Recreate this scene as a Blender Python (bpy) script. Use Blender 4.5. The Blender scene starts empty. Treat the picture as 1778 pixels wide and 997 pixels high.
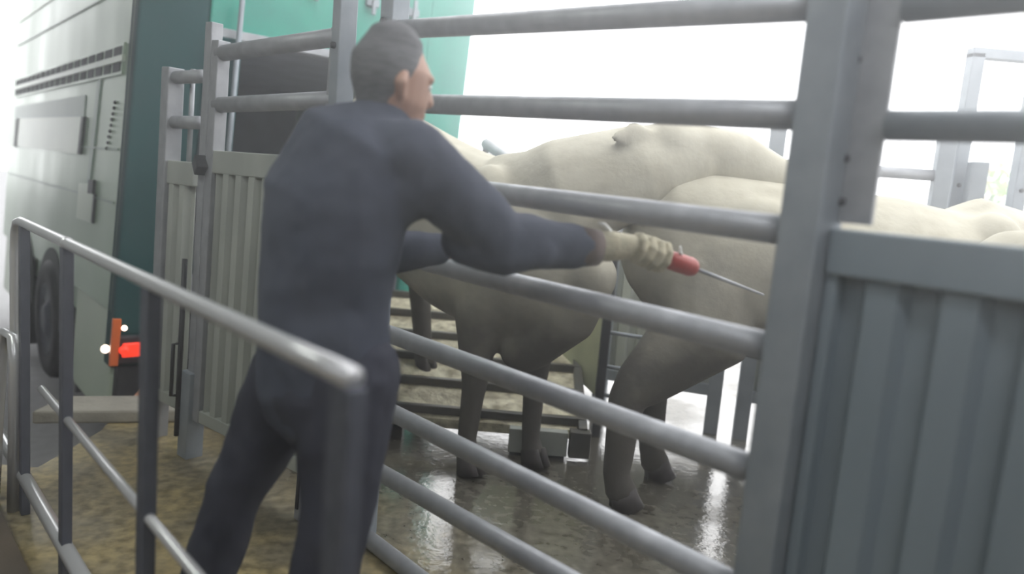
import bpy, bmesh, math, random
from mathutils import Vector, Matrix, noise
random.seed(7)
SC = bpy.context.scene
C = SC.collection
PI = math.pi

# ------------------------------------------------------------------ camera
F_PX, PITCH, ROLL, CAM_H = 1300.0, math.atan(173.0/1300.0), math.radians(4.86), 1.4
_F = Vector((0, math.cos(PITCH), -math.sin(PITCH)))
_U0 = Vector((0, math.sin(PITCH), math.cos(PITCH)))
_R0 = Vector((1, 0, 0))
_R = (_R0*math.cos(ROLL) + _U0*math.sin(ROLL)).normalized()
_U = (_U0*math.cos(ROLL) - _R0*math.sin(ROLL)).normalized()
CAM = Vector((0, 0, CAM_H))
cd = bpy.data.cameras.new('camera')
cd.sensor_width = 36.0
cd.lens = F_PX/1778.0*36.0
cd.clip_start = 0.05
cd.clip_end = 200
cam = bpy.data.objects.new('camera', cd)
C.objects.link(cam)
M = Matrix((_R, _U, -_F)).transposed().to_4x4()
M.translation = CAM
cam.matrix_world = M
SC.camera = cam
cd.dof.use_dof = True
cd.dof.focus_distance = 3.0
cd.dof.aperture_fstop = 1.1

# ------------------------------------------------------------------ light
SC.view_settings.view_transform = 'Standard'
SC.view_settings.look = 'None'
SC.view_settings.gamma = 1.0
SC.view_settings.use_curve_mapping = False
SC.view_settings.exposure = 0.0
WORLD_STRENGTH = 3.8
w = bpy.data.worlds.new('overcast_sky')
SC.world = w
w.use_nodes = True
wn = w.node_tree.nodes
wn['Background'].inputs[0].default_value = (0.97, 0.98, 1.0, 1)
wn['Background'].inputs[1].default_value = WORLD_STRENGTH

def area(name, loc, rot, sx, sy, power, col):
    l = bpy.data.lights.new(name, 'AREA')
    l.shape = 'RECTANGLE'; l.size = sx; l.size_y = sy; l.energy = power; l.color = col
    o = bpy.data.objects.new(name, l); C.objects.link(o)
    o.location = loc; o.rotation_euler = rot
    return o
# tubes under the shed roof, then an out-of-frame fill added behind the camera
area('tube_and_fill', (-2.6, 1.6, 3.3), (math.radians(12), 0, math.radians(41)), 0.3, 3.2, 60, (0.95, 1.0, 0.93))
area('tube_and_fill', (0.4, 0.2, 3.3), (math.radians(20), 0, math.radians(41)), 0.3, 3.0, 45, (0.96, 0.98, 1.0))
area('tube_and_fill', (-1.0, -2.4, 3.1), (math.radians(38), 0, 0), 4.0, 1.4, 34, (0.93, 0.96, 1.0))

# ------------------------------------------------------------------ pixel helpers (photo measured to world)
def ray(x, y):
    return _F + _R*((x-889.0)/F_PX) - _U*((y-498.5)/F_PX)
def G(x, y, h=0.0):
    d = ray(x, y); return CAM + d*((h-CAM_H)/d.z)
def D(x, y, Y):
    d = ray(x, y); return CAM + d*(Y/d.y)
def Wl(x, y, A, B):
    d = ray(x, y); n = Vector((B.y-A.y, A.x-B.x, 0))
    return CAM + d*((A-CAM).dot(n)/d.dot(n))

# ------------------------------------------------------------------ object helpers
def tag(o, label=None, cat=None, group=None, kind=None):
    if label: o['label'] = label
    if cat: o['category'] = cat
    if group: o['group'] = group
    if kind: o['kind'] = kind
    return o
def thing(name, label, cat, loc=(0, 0, 0), group=None):
    o = bpy.data.objects.new(name, None); C.objects.link(o)
    o.empty_display_size = 0.1
    o.location = loc
    return tag(o, label, cat, group)
def base_loc(o):
    v = Vector((0, 0, 0))
    while o is not None:
        v += o.location; o = o.parent
    return v
def obj(name, bm, mat, parent=None, smooth=False, label=None, origin=None):
    bmesh.ops.recalc_face_normals(bm, faces=bm.faces)
    me = bpy.data.meshes.new(name)
    o = bpy.data.objects.new(name, me)
    C.objects.link(o)
    pl = base_loc(parent) if parent else Vector((0, 0, 0))
    if origin is None:
        xs = [v.co for v in bm.verts]
        origin = Vector((sum(v.x for v in xs)/len(xs), sum(v.y for v in xs)/len(xs), min(v.z for v in xs)))
    origin = Vector(origin)
    for v in bm.verts: v.co -= origin
    bm.to_mesh(me); bm.free()
    if smooth:
        me.polygons.foreach_set('use_smooth', [True]*len(me.polygons))
    if mat: me.materials.append(mat)
    if parent: o.parent = parent
    o.location = origin - pl
    if label: o['label'] = label
    return o
def nb(): return bmesh.new()

def beam(bm, p0, p1, w, h, up=(0, 0, 1)):
    p0, p1, up = Vector(p0), Vector(p1), Vector(up)
    t = (p1-p0).normalized()
    s = t.cross(up)
    if s.length < 1e-5: s = t.cross(Vector((0, 1, 0)))
    s.normalize(); n = s.cross(t).normalized()
    vs = []
    for p in (p0, p1):
        for a, b in ((-1, -1), (1, -1), (1, 1), (-1, 1)):
            vs.append(bm.verts.new(p + s*(a*w/2) + n*(b*h/2)))
    for f in ((3, 2, 1, 0), (4, 5, 6, 7), (0, 1, 5, 4), (1, 2, 6, 5), (2, 3, 7, 6), (3, 0, 4, 7)):
        bm.faces.new([vs[i] for i in f])
    return bm
def bev(bm, off=0.004, seg=2):
    bmesh.ops.bevel(bm, geom=list(bm.edges), offset=off, segments=seg, affect='EDGES', profile=0.5)
    return bm
def tube(bm, pts, rad, seg=20, side=None, rad2=None, caps=True):
    pts = [Vector(p) for p in pts]; n = len(pts)
    if not hasattr(rad, '__len__'): rad = [rad]*n
    if rad2 is None: rad2 = rad
    elif not hasattr(rad2, '__len__'): rad2 = [rad2]*n
    tang = []
    for i in range(n):
        a = pts[max(0, i-1)]; b = pts[min(n-1, i+1)]
        tang.append((b-a).normalized())
    s = Vector(side) if side is not None else tang[0].orthogonal()
    rings = []
    for i in range(n):
        t = tang[i]
        s = (s - t*s.dot(t)).normalized()
        m = t.cross(s)
        rings.append([bm.verts.new(pts[i] + s*(rad[i]*math.cos(2*PI*k/seg)) + m*(rad2[i]*math.sin(2*PI*k/seg))) for k in range(seg)])
    for i in range(n-1):
        for k in range(seg):
            bm.faces.new((rings[i][k], rings[i][(k+1) % seg], rings[i+1][(k+1) % seg], rings[i+1][k]))
    if caps:
        bm.faces.new(rings[0][::-1]); bm.faces.new(rings[-1])
    return bm
def rtube(bm, pts, rad, seg=20, side=None, rad2=None):
    """tube with rounded ends"""
    pts = [Vector(p) for p in pts]; n = len(pts)
    if not hasattr(rad, '__len__'): rad = [rad]*n
    r2 = rad if rad2 is None else rad2
    a = (pts[0]-pts[1]).normalized(); b = (pts[-1]-pts[-2]).normalized()
    P, R1, R2 = [], [], []
    for q in (0.1, 0.5, 0.85):
        c = math.sqrt(max(0, 1-(1-q)**2)) if False else q
        P.append(pts[0] + a*(min(rad[0], r2[0])*math.sqrt(1-c*c))); R1.append(rad[0]*c); R2.append(r2[0]*c)
    P += pts; R1 += list(rad); R2 += list(r2)
    for q in (0.85, 0.5, 0.1):
        P.append(pts[-1] + b*(min(rad[-1], r2[-1])*math.sqrt(1-q*q))); R1.append(rad[-1]*q); R2.append(r2[-1]*q)
    return tube(bm, P, R1, seg, side, R2)
def ball(bm, c, r, seg=16):
    m = Matrix.Translation(c) @ Matrix.Diagonal((r[0], r[1], r[2], 1)) if hasattr(r, '__len__') else Matrix.Translation(c) @ Matrix.Diagonal((r, r, r, 1))
    bmesh.ops.create_uvsphere(bm, u_segments=seg, v_segments=seg//2+2, radius=1, matrix=m)
    return bm
def quadprism(bm, corners, nrm, th):
    """closed slab from a polygon of world points pushed by th along nrm"""
    nrm = Vector(nrm)
    a = [bm.verts.new(Vector(c)) for c in corners]
    b = [bm.verts.new(Vector(c)+nrm*th) for c in corners]
    bm.faces.new(a); bm.faces.new(b[::-1])
    k = len(a)
    for i in range(k): bm.faces.new((a[i], b[i], b[(i+1) % k], a[(i+1) % k]))
    return bm
def fuse(bm, voxel, smooth=4, name='tmp'):
    """one continuous skin out of overlapping closed shapes"""
    bmesh.ops.recalc_face_normals(bm, faces=bm.faces)
    me = bpy.data.meshes.new(name); bm.to_mesh(me); bm.free()
    o = bpy.data.objects.new(name, me); C.objects.link(o)
    m = o.modifiers.new('r', 'REMESH'); m.mode = 'VOXEL'; m.voxel_size = voxel
    if smooth:
        s = o.modifiers.new('s', 'SMOOTH'); s.factor = 0.5; s.iterations = smooth
    dg = bpy.context.evaluated_depsgraph_get()
    me2 = bpy.data.meshes.new_from_object(o.evaluated_get(dg))
    r = nb(); r.from_mesh(me2)
    bpy.data.objects.remove(o); bpy.data.meshes.remove(me); bpy.data.meshes.remove(me2)
    return r

# ------------------------------------------------------------------ materials
def mat(name, c1, c2=None, scale=8, rough=0.5, rough2=None, metal=0.0, bump=0.0, bscale=None, detail=6, stretch=None, lo=0.35, hi=0.65, spec=0.5, emit=None):
    m = bpy.data.materials.new(name); m.use_nodes = True
    nt = m.node_tree; N = nt.nodes; L = nt.links
    p = N['Principled BSDF']
    p.inputs['Roughness'].default_value = rough
    p.inputs['Metallic'].default_value = metal
    p.inputs['Specular IOR Level'].default_value = spec
    tc = N.new('ShaderNodeTexCoord')
    mp = N.new('ShaderNodeMapping'); L.new(tc.outputs['Object'], mp.inputs['Vector'])
    if stretch: mp.inputs['Scale'].default_value = stretch
    nz = N.new('ShaderNodeTexNoise'); nz.inputs['Scale'].default_value = scale; nz.inputs['Detail'].default_value = detail
    L.new(mp.outputs['Vector'], nz.inputs['Vector'])
    cr = N.new('ShaderNodeValToRGB')
    cr.color_ramp.elements[0].position = lo; cr.color_ramp.elements[1].position = hi
    cr.color_ramp.elements[0].color = (*c1, 1); cr.color_ramp.elements[1].color = (*(c2 or tuple(x*0.85 for x in c1)), 1)
    L.new(nz.outputs['Fac'], cr.inputs['Fac']); L.new(cr.outputs['Color'], p.inputs['Base Color'])
    if rough2 is not None:
        mr = N.new('ShaderNodeMapRange'); mr.inputs[1].default_value = lo; mr.inputs[2].default_value = hi
        mr.inputs[3].default_value = rough; mr.inputs[4].default_value = rough2
        L.new(nz.outputs['Fac'], mr.inputs[0]); L.new(mr.outputs[0], p.inputs['Roughness'])
    if bump:
        n2 = N.new('ShaderNodeTexNoise'); n2.inputs['Scale'].default_value = bscale or scale*4; n2.inputs['Detail'].default_value = 4
        L.new(mp.outputs['Vector'], n2.inputs['Vector'])
        b = N.new('ShaderNodeBump'); b.inputs['Strength'].default_value = bump; b.inputs['Distance'].default_value = 0.02
        L.new(n2.outputs['Fac'], b.inputs['Height']); L.new(b.outputs['Normal'], p.inputs['Normal'])
    if emit:
        p.inputs['Emission Color'].default_value = (*emit[0], 1); p.inputs['Emission Strength'].default_value = emit[1]
    return m
GALV = mat('galvanised_steel', (0.36, 0.37, 0.39), (0.29, 0.30, 0.32), 14, 0.42, 0.55, metal=0.35, bump=0.03)
GALVD = mat('dull_galvanised_steel', (0.30, 0.33, 0.36), (0.24, 0.27, 0.30), 9, 0.5, 0.62, metal=0.25, bump=0.03)
HAND = mat('handrail_steel', (0.58, 0.58, 0.59), (0.56, 0.56, 0.57), 1, 0.28, metal=0.45)
POSTM = mat('handrail_post_steel', (0.095, 0.10, 0.125), (0.075, 0.08, 0.10), 20, 0.5, 0.6, metal=0.1)
SHEET = mat('galvanised_sheet', (0.42, 0.44, 0.40), (0.34, 0.36, 0.33), 5, 0.5, 0.65, metal=0.15, bump=0.02, stretch=(1, 1, 0.3))
SHEETB = mat('blue_grey_sheet', (0.22, 0.265, 0.30), (0.18, 0.22, 0.25), 4, 0.5, 0.6, metal=0.1, stretch=(1, 1, 0.3))
DARKM = mat('dark_fitting', (0.04, 0.04, 0.045), None, 20, 0.5, metal=0.3)
TRUCKS = mat('truck_side_sheet', (0.31, 0.42, 0.30), (0.27, 0.37, 0.26), 1.2, 0.28, 0.38, metal=0.15, stretch=(1, 1, 0.5))
TRUCKL = mat('truck_side_panel', (0.52, 0.60, 0.47), (0.45, 0.53, 0.42), 2, 0.35)
TRUCKB = mat('truck_green_band', (0.22, 0.31, 0.25), (0.19, 0.28, 0.23), 3, 0.4)
GREEN = mat('truck_green_backlit', (0.012, 0.30, 0.22), (0.01, 0.25, 0.19), 4, 0.4)  # backlight on header and far post put into this brighter green
GREEND = mat('truck_dark_green_paint', (0.012, 0.062, 0.064), (0.01, 0.052, 0.054), 2, 0.6, spec=0.15)
INTER = mat('truck_interior', (0.40, 0.40, 0.46), (0.33, 0.33, 0.38), 3, 0.7)
BLACK = mat('black_rubber', (0.02, 0.02, 0.025), (0.035, 0.035, 0.04), 12, 0.7)
SLOT = mat('vent_opening', (0.03, 0.035, 0.035), None, 10, 0.7)
CONC = mat('kerb_concrete', (0.36, 0.34, 0.29), (0.25, 0.235, 0.2), 6, 0.8, bump=0.3)
NAVY = mat('navy_workwear', (0.068, 0.076, 0.103), (0.084, 0.092, 0.122), 6, 0.85, bump=0.25, bscale=9, spec=0.2)
NAVYD = mat('navy_trousers', (0.045, 0.047, 0.064), (0.056, 0.058, 0.078), 6, 0.85, bump=0.25, bscale=9, spec=0.2)
SKIN = mat('skin', (0.42, 0.25, 0.18), (0.38, 0.22, 0.16), 20, 0.5)
HAIR = mat('grey_dark_hair', (0.09, 0.09, 0.095), (0.14, 0.14, 0.15), 30, 0.8, stretch=(1, 1, 4))
GLOVE = mat('beige_work_glove', (0.42, 0.38, 0.27), (0.30, 0.28, 0.2), 25, 0.8, bump=0.2)
CUFF = mat('brown_cuff', (0.16, 0.12, 0.11), (0.12, 0.1, 0.09), 20, 0.8)
REDP = mat('red_plastic', (0.36, 0.03, 0.02), None, 10, 0.35)
WHITEP = mat('white_plastic', (0.85, 0.85, 0.82), None, 10, 0.3)
BOOT = mat('rubber_boot', (0.03, 0.035, 0.04), None, 10, 0.5)
REDL = mat('red_lamp_glass', (0.6, 0.02, 0.01), None, 5, 0.2, emit=((1.0, 0.05, 0.02), 1.2))
WHITEL = mat('lit_white_lamp', (0.9, 0.8, 0.7), None, 5, 0.2, emit=((1.0, 0.75, 0.6), 5.0))
ORANGEL = mat('orange_marker', (0.7, 0.15, 0.03), None, 5, 0.3)
LEAF = mat('leaf_green', (0.18, 0.40, 0.06), (0.30, 0.50, 0.10), 3, 0.6)
LEAFO = mat('leaf_orange', (0.65, 0.25, 0.08), (0.5, 0.3, 0.1), 3, 0.6)
HOOF = mat('dark_hoof', (0.05, 0.045, 0.045), (0.08, 0.07, 0.065), 20, 0.5)
TREAD = mat('ramp_cleat_steel', (0.09, 0.09, 0.085), (0.13, 0.12, 0.10), 12, 0.4, metal=0.2)
RAMPM = mat('ramp_straw_mud', (0.85, 0.80, 0.60), (0.34, 0.30, 0.2), 14, 0.35, 0.6, bump=0.6, bscale=40)
PALEG = mat('pale_green_sheet', (0.50, 0.52, 0.34), (0.40, 0.43, 0.28), 6, 0.55)
ROOFM = mat('unseen_roof', (0.30, 0.31, 0.32), None, 3, 0.7)
WALLM = mat('unseen_wall', (0.38, 0.39, 0.40), (0.32, 0.33, 0.34), 2, 0.8)
BROWN = mat('dark_brown_concrete', (0.085, 0.065, 0.045), (0.06, 0.048, 0.035), 5, 0.75, bump=0.2)
YARD = mat('yard_asphalt', (0.24, 0.24, 0.245), (0.19, 0.19, 0.19), 10, 0.8, bump=0.2)

def floor_material():
    m = bpy.data.materials.new('wet_soiled_concrete'); m.use_nodes = True
    nt = m.node_tree; N = nt.nodes; L = nt.links; p = N['Principled BSDF']
    geo = N.new('ShaderNodeNewGeometry')
    def noise_(scale, detail=6):
        z = N.new('ShaderNodeTexNoise'); z.inputs['Scale'].default_value = scale; z.inputs['Detail'].default_value = detail
        L.new(geo.outputs['Position'], z.inputs['Vector']); return z
    def ramp(src, a, b, ca, cb):
        r = N.new('ShaderNodeValToRGB'); e = r.color_ramp.elements
        e[0].position = a; e[1].position = b; e[0].color = (*ca, 1); e[1].color = (*cb, 1)
        L.new(src, r.inputs['Fac']); return r
    big = noise_(1.6); fine = noise_(22)
    grey = ramp(fine.outputs['Fac'], 0.35, 0.68, (0.085, 0.078, 0.06), (0.20, 0.185, 0.15))
    straw = ramp(fine.outputs['Fac'], 0.35, 0.65, (0.20, 0.155, 0.07), (0.46, 0.37, 0.18))
    msk = ramp(big.outputs['Fac'], 0.42, 0.6, (0, 0, 0), (1, 1, 1))
    # straw lies on the worker's side of the rail line
    sep = N.new('ShaderNodeVectorMath'); sep.operation = 'DOT_PRODUCT'
    sep.inputs[1].default_value = (-0.72, -0.69, 0)
    L.new(geo.outputs['Position'], sep.inputs[0])
    mr = N.new('ShaderNodeMapRange'); mr.inputs[1].default_value = -1.95; mr.inputs[2].default_value = -1.15
    mr.inputs[3].default_value = 0.0; mr.inputs[4].default_value = 0.95
    L.new(sep.outputs['Value'], mr.inputs[0])
    mul = N.new('ShaderNodeMath'); mul.operation = 'MULTIPLY'
    add = N.new('ShaderNodeMath'); add.operation = 'ADD'; add.inputs[1].default_value = 0.35
    L.new(msk.outputs['Color'], add.inputs[0]); L.new(add.outputs[0], mul.inputs[0]); L.new(mr.outputs[0], mul.inputs[1]); mul.use_clamp = True
    mix = N.new('ShaderNodeMix'); mix.data_type = 'RGBA'
    L.new(mul.outputs[0], mix.inputs['Factor']); L.new(grey.outputs['Color'], mix.inputs['A']); L.new(straw.outputs['Color'], mix.inputs['B'])
    L.new(mix.outputs['Result'], p.inputs['Base Color'])
    wet = noise_(2.2, 8)
    rr = N.new('ShaderNodeMapRange'); rr.inputs[1].default_value = 0.4; rr.inputs[2].default_value = 0.6
    rr.inputs[3].default_value = 0.02; rr.inputs[4].default_value = 0.16
    L.new(wet.outputs['Fac'], rr.inputs[0])
    mx = N.new('ShaderNodeMath'); mx.operation = 'MULTIPLY_ADD'; mx.inputs[1].default_value = 0.45
    L.new(mr.outputs[0], mx.inputs[0]); L.new(rr.outputs[0], mx.inputs[2])
    L.new(mx.outputs[0], p.inputs['Roughness'])
    # standing water in patches between the animals' feet
    pud = noise_(1.5, 9)
    pr_ = N.new('ShaderNodeMapRange'); pr_.inputs[1].default_value = 0.40; pr_.inputs[2].default_value = 0.50
    L.new(pud.outputs['Fac'], pr_.inputs[0])
    inv = N.new('ShaderNodeMath'); inv.operation = 'SUBTRACT'; inv.inputs[0].default_value = 1.0; inv.use_clamp = True
    L.new(mr.outputs[0], inv.inputs[1])
    cw = N.new('ShaderNodeMath'); cw.operation = 'MULTIPLY'
    L.new(pr_.outputs[0], cw.inputs[0]); L.new(inv.outputs[0], cw.inputs[1])
    L.new(cw.outputs[0], p.inputs['Coat Weight'])
    p.inputs['Coat IOR'].default_value = 2.0; p.inputs['Coat Roughness'].default_value = 0.06
    cb = N.new('ShaderNodeBump'); cb.inputs['Strength'].default_value = 0.5; cb.inputs['Distance'].default_value = 0.004
    cn = noise_(26, 5); L.new(cn.outputs['Fac'], cb.inputs['Height']); L.new(cb.outputs['Normal'], p.inputs['Coat Normal'])
    b = N.new('ShaderNodeBump'); b.inputs['Strength'].default_value = 0.3; b.inputs['Distance'].default_value = 0.004
    bn = noise_(40, 4); L.new(bn.outputs['Fac'], b.inputs['Height']); L.new(b.outputs['Normal'], p.inputs['Normal'])
    return m
FLOORM = floor_material()

def cow_material(name, coat, coat2, mud_and_shade):
    m = bpy.data.materials.new(name); m.use_nodes = True
    nt = m.node_tree; N = nt.nodes; L = nt.links; p = N['Principled BSDF']
    p.inputs['Roughness'].default_value = 0.75
    p.inputs['Specular IOR Level'].default_value = 0.25
    geo = N.new('ShaderNodeNewGeometry')
    nz = N.new('ShaderNodeTexNoise'); nz.inputs['Scale'].default_value = 7; nz.inputs['Detail'].default_value = 6
    L.new(geo.outputs['Position'], nz.inputs['Vector'])
    cr = N.new('ShaderNodeValToRGB'); e = cr.color_ramp.elements
    e[0].position = 0.35; e[1].position = 0.65; e[0].color = (*coat, 1); e[1].color = (*coat2, 1)
    L.new(nz.outputs['Fac'], cr.inputs['Fac'])
    # muddy legs plus belly shade painted into the same colour, ragged upper edge
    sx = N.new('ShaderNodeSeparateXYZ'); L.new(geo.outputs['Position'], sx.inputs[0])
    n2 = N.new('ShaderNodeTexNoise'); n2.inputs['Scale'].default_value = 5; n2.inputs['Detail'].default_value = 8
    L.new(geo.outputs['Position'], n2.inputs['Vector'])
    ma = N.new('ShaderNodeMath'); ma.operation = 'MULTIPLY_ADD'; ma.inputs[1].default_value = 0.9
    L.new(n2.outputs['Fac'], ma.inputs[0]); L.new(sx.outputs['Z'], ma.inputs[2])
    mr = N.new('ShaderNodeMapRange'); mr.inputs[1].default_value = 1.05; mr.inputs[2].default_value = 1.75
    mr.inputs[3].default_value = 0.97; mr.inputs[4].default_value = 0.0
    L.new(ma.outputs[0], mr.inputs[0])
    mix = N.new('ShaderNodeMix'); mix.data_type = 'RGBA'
    L.new(mr.outputs[0], mix.inputs['Factor']); L.new(cr.outputs['Color'], mix.inputs['A']); mix.inputs['B'].default_value = (*mud_and_shade, 1)
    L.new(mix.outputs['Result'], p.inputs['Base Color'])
    b = N.new('ShaderNodeBump'); b.inputs['Strength'].default_value = 0.15; b.inputs['Distance'].default_value = 0.01
    n3 = N.new('ShaderNodeTexNoise'); n3.inputs['Scale'].default_value = 40
    L.new(geo.outputs['Position'], n3.inputs['Vector']); L.new(n3.outputs['Fac'], b.inputs['Height']); L.new(b.outputs['Normal'], p.inputs['Normal'])
    return m
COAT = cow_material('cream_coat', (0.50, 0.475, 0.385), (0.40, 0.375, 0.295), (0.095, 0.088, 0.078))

# ------------------------------------------------------------------ key lines of the place
FA = G(692, 586, 0.84); FB = G(1313, 817, 0.84)
FA.z = FB.z = 0
FDIR = (FB-FA).normalized()                      # along the rail fence, towards the right of the photo
FN = Vector((-FDIR.y, FDIR.x, 0))                # away from the worker
if FN.y < 0: FN = -FN
HA = G(128, 428, 1.12); HB = G(560, 632, 1.12)   # handrail line
HA.z = HB.z = 0
HDIR = (HB-HA).normalized(); HN = Vector((-HDIR.y, HDIR.x, 0))
if HN.y < 0: HN = -HN
TU = Vector((-math.sin(math.radians(41.2)), math.cos(math.radians(41.2)), 0))   # truck forwards
TV = Vector((TU.y, -TU.x, 0))                                                     # across its rear
TLEAN = 0.06
TK = D(216, 300, 4.7); TK.z = 0                                                   # rear near corner
print('FENCE', FA, FB, FDIR, 'HAND', HA, HB, 'TRUCK', TK)

# ------------------------------------------------------------------ setting
def struct(name, bm, m, label=None):
    o = obj(name, bm, m); o['kind'] = 'structure'
    return o
DOCK_EDGE = G(165, 722, 0.0)
bm = nb()
# dock floor: stops at a kerb line in front of the truck
dk = [Vector((-2.55, 3.30, 0)), Vector((9, 3.3+0, 0))]
quadprism(bm, [(-6, -4, 0), (9, -4, 0), (9, 14, 0), (-0.25, 14, 0), (-0.25, 6.9, 0), (-2.35, 5.05, 0), (-2.02, 3.65, 0), (-2.02, 3.15, 0), (-6, 3.15, 0)], (0, 0, -1), 0.5)
struct('floor', bm, FLOORM)
bm = nb(); quadprism(bm, [(-60, 3.0, -0.62), (-2.0, 3.0, -0.62), (-0.2, 9, -0.62), (60, 14, -0.62), (60, 60, -0.62), (-60, 60, -0.62)], (0, 0, -1), 0.2)
struct('floor_yard', bm, YARD)
bm = nb(); quadprism(bm, [(-10, -4, 3.5), (8, -4, 3.5), (8, -1.5, 3.5), (1.7, 0.7, 3.5), (-1.3, 3.7, 3.5), (-2.6, 6.5, 3.5), (-3.2, 7.5, 3.5), (-10, 7.5, 3.5)], (0, 0, 1), 0.12)
struct('ceiling_unseen', bm, ROOFM)  # unseen roof, put in to darken the ambient; edge shaped for sky light
bm = nb(); quadprism(bm, [(-10, -4.0, -0.6), (8, -4.0, -0.6), (8, -4.0, 3.5), (-10, -4.0, 3.5)], (0, -1, 0), 0.15)
struct('wall_back_unseen', bm, WALLM)  # unseen wall put in behind the camera to dim the ambient
bm = nb(); quadprism(bm, [(5, -4, -0.1), (5, 1.0, -0.1), (5, 1.0, 3.5), (5, -4, 3.5)], (1, 0, 0), 0.15)
struct('wall_right_added', bm, WALLM)  # added wall out of view, cuts sidelight from the right
bm = nb(); quadprism(bm, [(-7, -4, -0.6), (-7, 8.5, -0.6), (-7, 8.5, 3.5), (-7, -4, 3.5)], (-1, 0, 0), 0.15)
struct('wall_left_added', bm, WALLM)  # added wall out of view, drawn long to shade the truck side
# low dark kerb on the camera's side of the handrail
k0 = HA - HDIR*2.2 - HN*0.10; k1 = HB - HDIR*0.05 - HN*0.10
bm = nb(); quadprism(bm, [k0, k1, k1-HN*1.4, k0-HN*1.4], (0, 0, 1), 0.10)
struct('floor_walkway', bm, BROWN)
# kerb block at the dock edge
p = G(166, 722, 0.06); q = G(330, 716, 0.06)
bm = nb(); quadprism(bm, [(-2.38, 3.66, 0.0), (-2.38, 3.95, 0), (-1.0, 4.4, 0.0), (-1.0, 4.1, 0.0)], (0, 0, 1), 0.07)
bev(bm, 0.012)
struct('trim_1', bm, CONC)

# ------------------------------------------------------------------ handrail in the foreground
hr = thing('handrail', 'grey tubular handrail with flat posts and rounded far end, in the left foreground', 'handrail', (HA.x, HA.y, 0))
def hpt(s, z, off=0.0):           # s metres from HA along the rail
    return HA + HDIR*s + HN*off + Vector((0, 0, z))
def s_at(x, y):
    P = Wl(x, y, HA, HB); return (P-HA).dot(HDIR), P.z
sE, zE = s_at(606, 662); s0, z0 = s_at(42, 385); sF, zF = s_at(32, 378)
s1, _ = s_at(116, 430); s2, _ = s_at(262, 500)
zt = 1.12
print('handrail stations', sF, s0, s1, s2, sE)
bm = nb()
pts = [hpt(sF-0.10, 0.0), hpt(sF-0.085, 0.55), hpt(sF-0.075, zt-0.13), hpt(sF-0.06, zt-0.05), hpt(sF-0.02, zt-0.01), hpt(sF+0.05, zt)] + [hpt(sF+0.12+(sE+0.012-sF-0.12)*k/12, zt) for k in range(13)]
tube(bm, pts, 0.0175, 24)
obj('top_rail', bm, HAND, hr, True)
def sloped(name, a, b, r, m=HAND, extra0=0.0):
    sa, za = s_at(*a); sb, zb = s_at(*b)
    # run straight on to the last post
    z = (za+zb)/2
    bm = nb(); tube(bm, [hpt(sa-extra0, z), hpt(sE-0.02, z)], r, 16)
    print(name, za, zb, sa, sb)
    return obj(name, bm, m, hr, True)
sloped('mid_rail', (72, 662), (250, 908), 0.0125)
sloped('low_rail', (30, 800), (105, 945), 0.024, HAND, 0.9)
for s, wd in ((s0, 0.046), (s1, 0.05), (s2, 0.054), (sE, 0.058)):
    bm = nb(); beam(bm, hpt(s, 0), hpt(s, zt-0.012), wd, 0.03, up=HN); bev(bm, 0.003)
    ob = obj('post', bm, POSTM, hr)
# foot plate and a weld collar at the near end
bm = nb(); tube(bm, [hpt(s1-0.012, zt), hpt(s1+0.012, zt)], 0.0195, 24); obj('joint_collar', bm, HAND, hr, True)
# short second handrail behind the far end
g0 = D(16, 575, 2.75); 
h2 = thing('handrail', 'short lower looped grey rail at the left edge behind the handrail', 'handrail', (g0.x, g0.y, 0))
bm = nb(); a = Vector((g0.x, g0.y, 0))
tube(bm, [a+Vector((-0.10, 0.05, 0.0)), a+Vector((-0.075, 0.04, 0.35)), a+Vector((-0.05, 0.03, g0.z-0.08)), a+Vector((-0.02, 0.01, g0.z-0.01)), a+Vector((0.015, 0, g0.z-0.02)), a+Vector((0.03, -0.01, g0.z-0.12)), a+Vector((0.02, -0.01, 0.0))], 0.022, 16)
obj('loop_rail', bm, HAND, h2, True)

# ------------------------------------------------------------------ rail fence
def fpt(s, z, off=0.0): return FA + FDIR*s + FN*off + Vector((0, 0, z))
def fs(x, y):
    P = Wl(x, y, FA, FB); return (P-FA).dot(FDIR), P.z
rails = [((833, 43), (1390, 11)), ((822, 183), (1377, 200)), ((801, 327), (1364, 401)), ((796, 469), (1287, 591)),
         ((692, 586), (1313, 817)), ((650, 701), (1144, 951)), ((649, 814), (947, 985)), ((640, 936), (728, 990))]
sL = fs(690, 40)[0]; sR = fs(1344, 600)[0]
print('fence s', sL, sR)
rf = thing('rail_fence', 'grey pipe fence of eight horizontal rails between worker and cattle', 'fence', fpt(0.5, 0))
for (a, b) in rails:
    sa, za = fs(*a); sb, zb = fs(*b)
    sl = (zb-za)/(sb-sa)
    if sb-sa < 0.6: sl = 0.0
    A_ = fpt(sL, za+sl*(sL-sa)); B_ = fpt(sR, za+sl*(sR-sa))
    print('rail z', round(A_.z, 3), round(B_.z, 3))
    bm = nb(); tube(bm, [A_, A_.lerp(B_, 0.5), B_], 0.0315, 24)
    obj('rail', bm, GALV, rf, True)
# far post
for sp, ww in ((sL-0.02, 0.07),):
    bm = nb(); beam(bm, fpt(sp, 0), fpt(sp, 2.05), 0.08, ww, up=FN); bev(bm, 0.004)
    po = obj('post', bm, GALVD, rf)
    for z in (1.93, 1.72):
        bm = nb(); tube(bm, [fpt(sp, z, -0.052), fpt(sp, z, -0.036)], 0.012, 12); obj('bolt', bm, DARKM, po, True)

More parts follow.
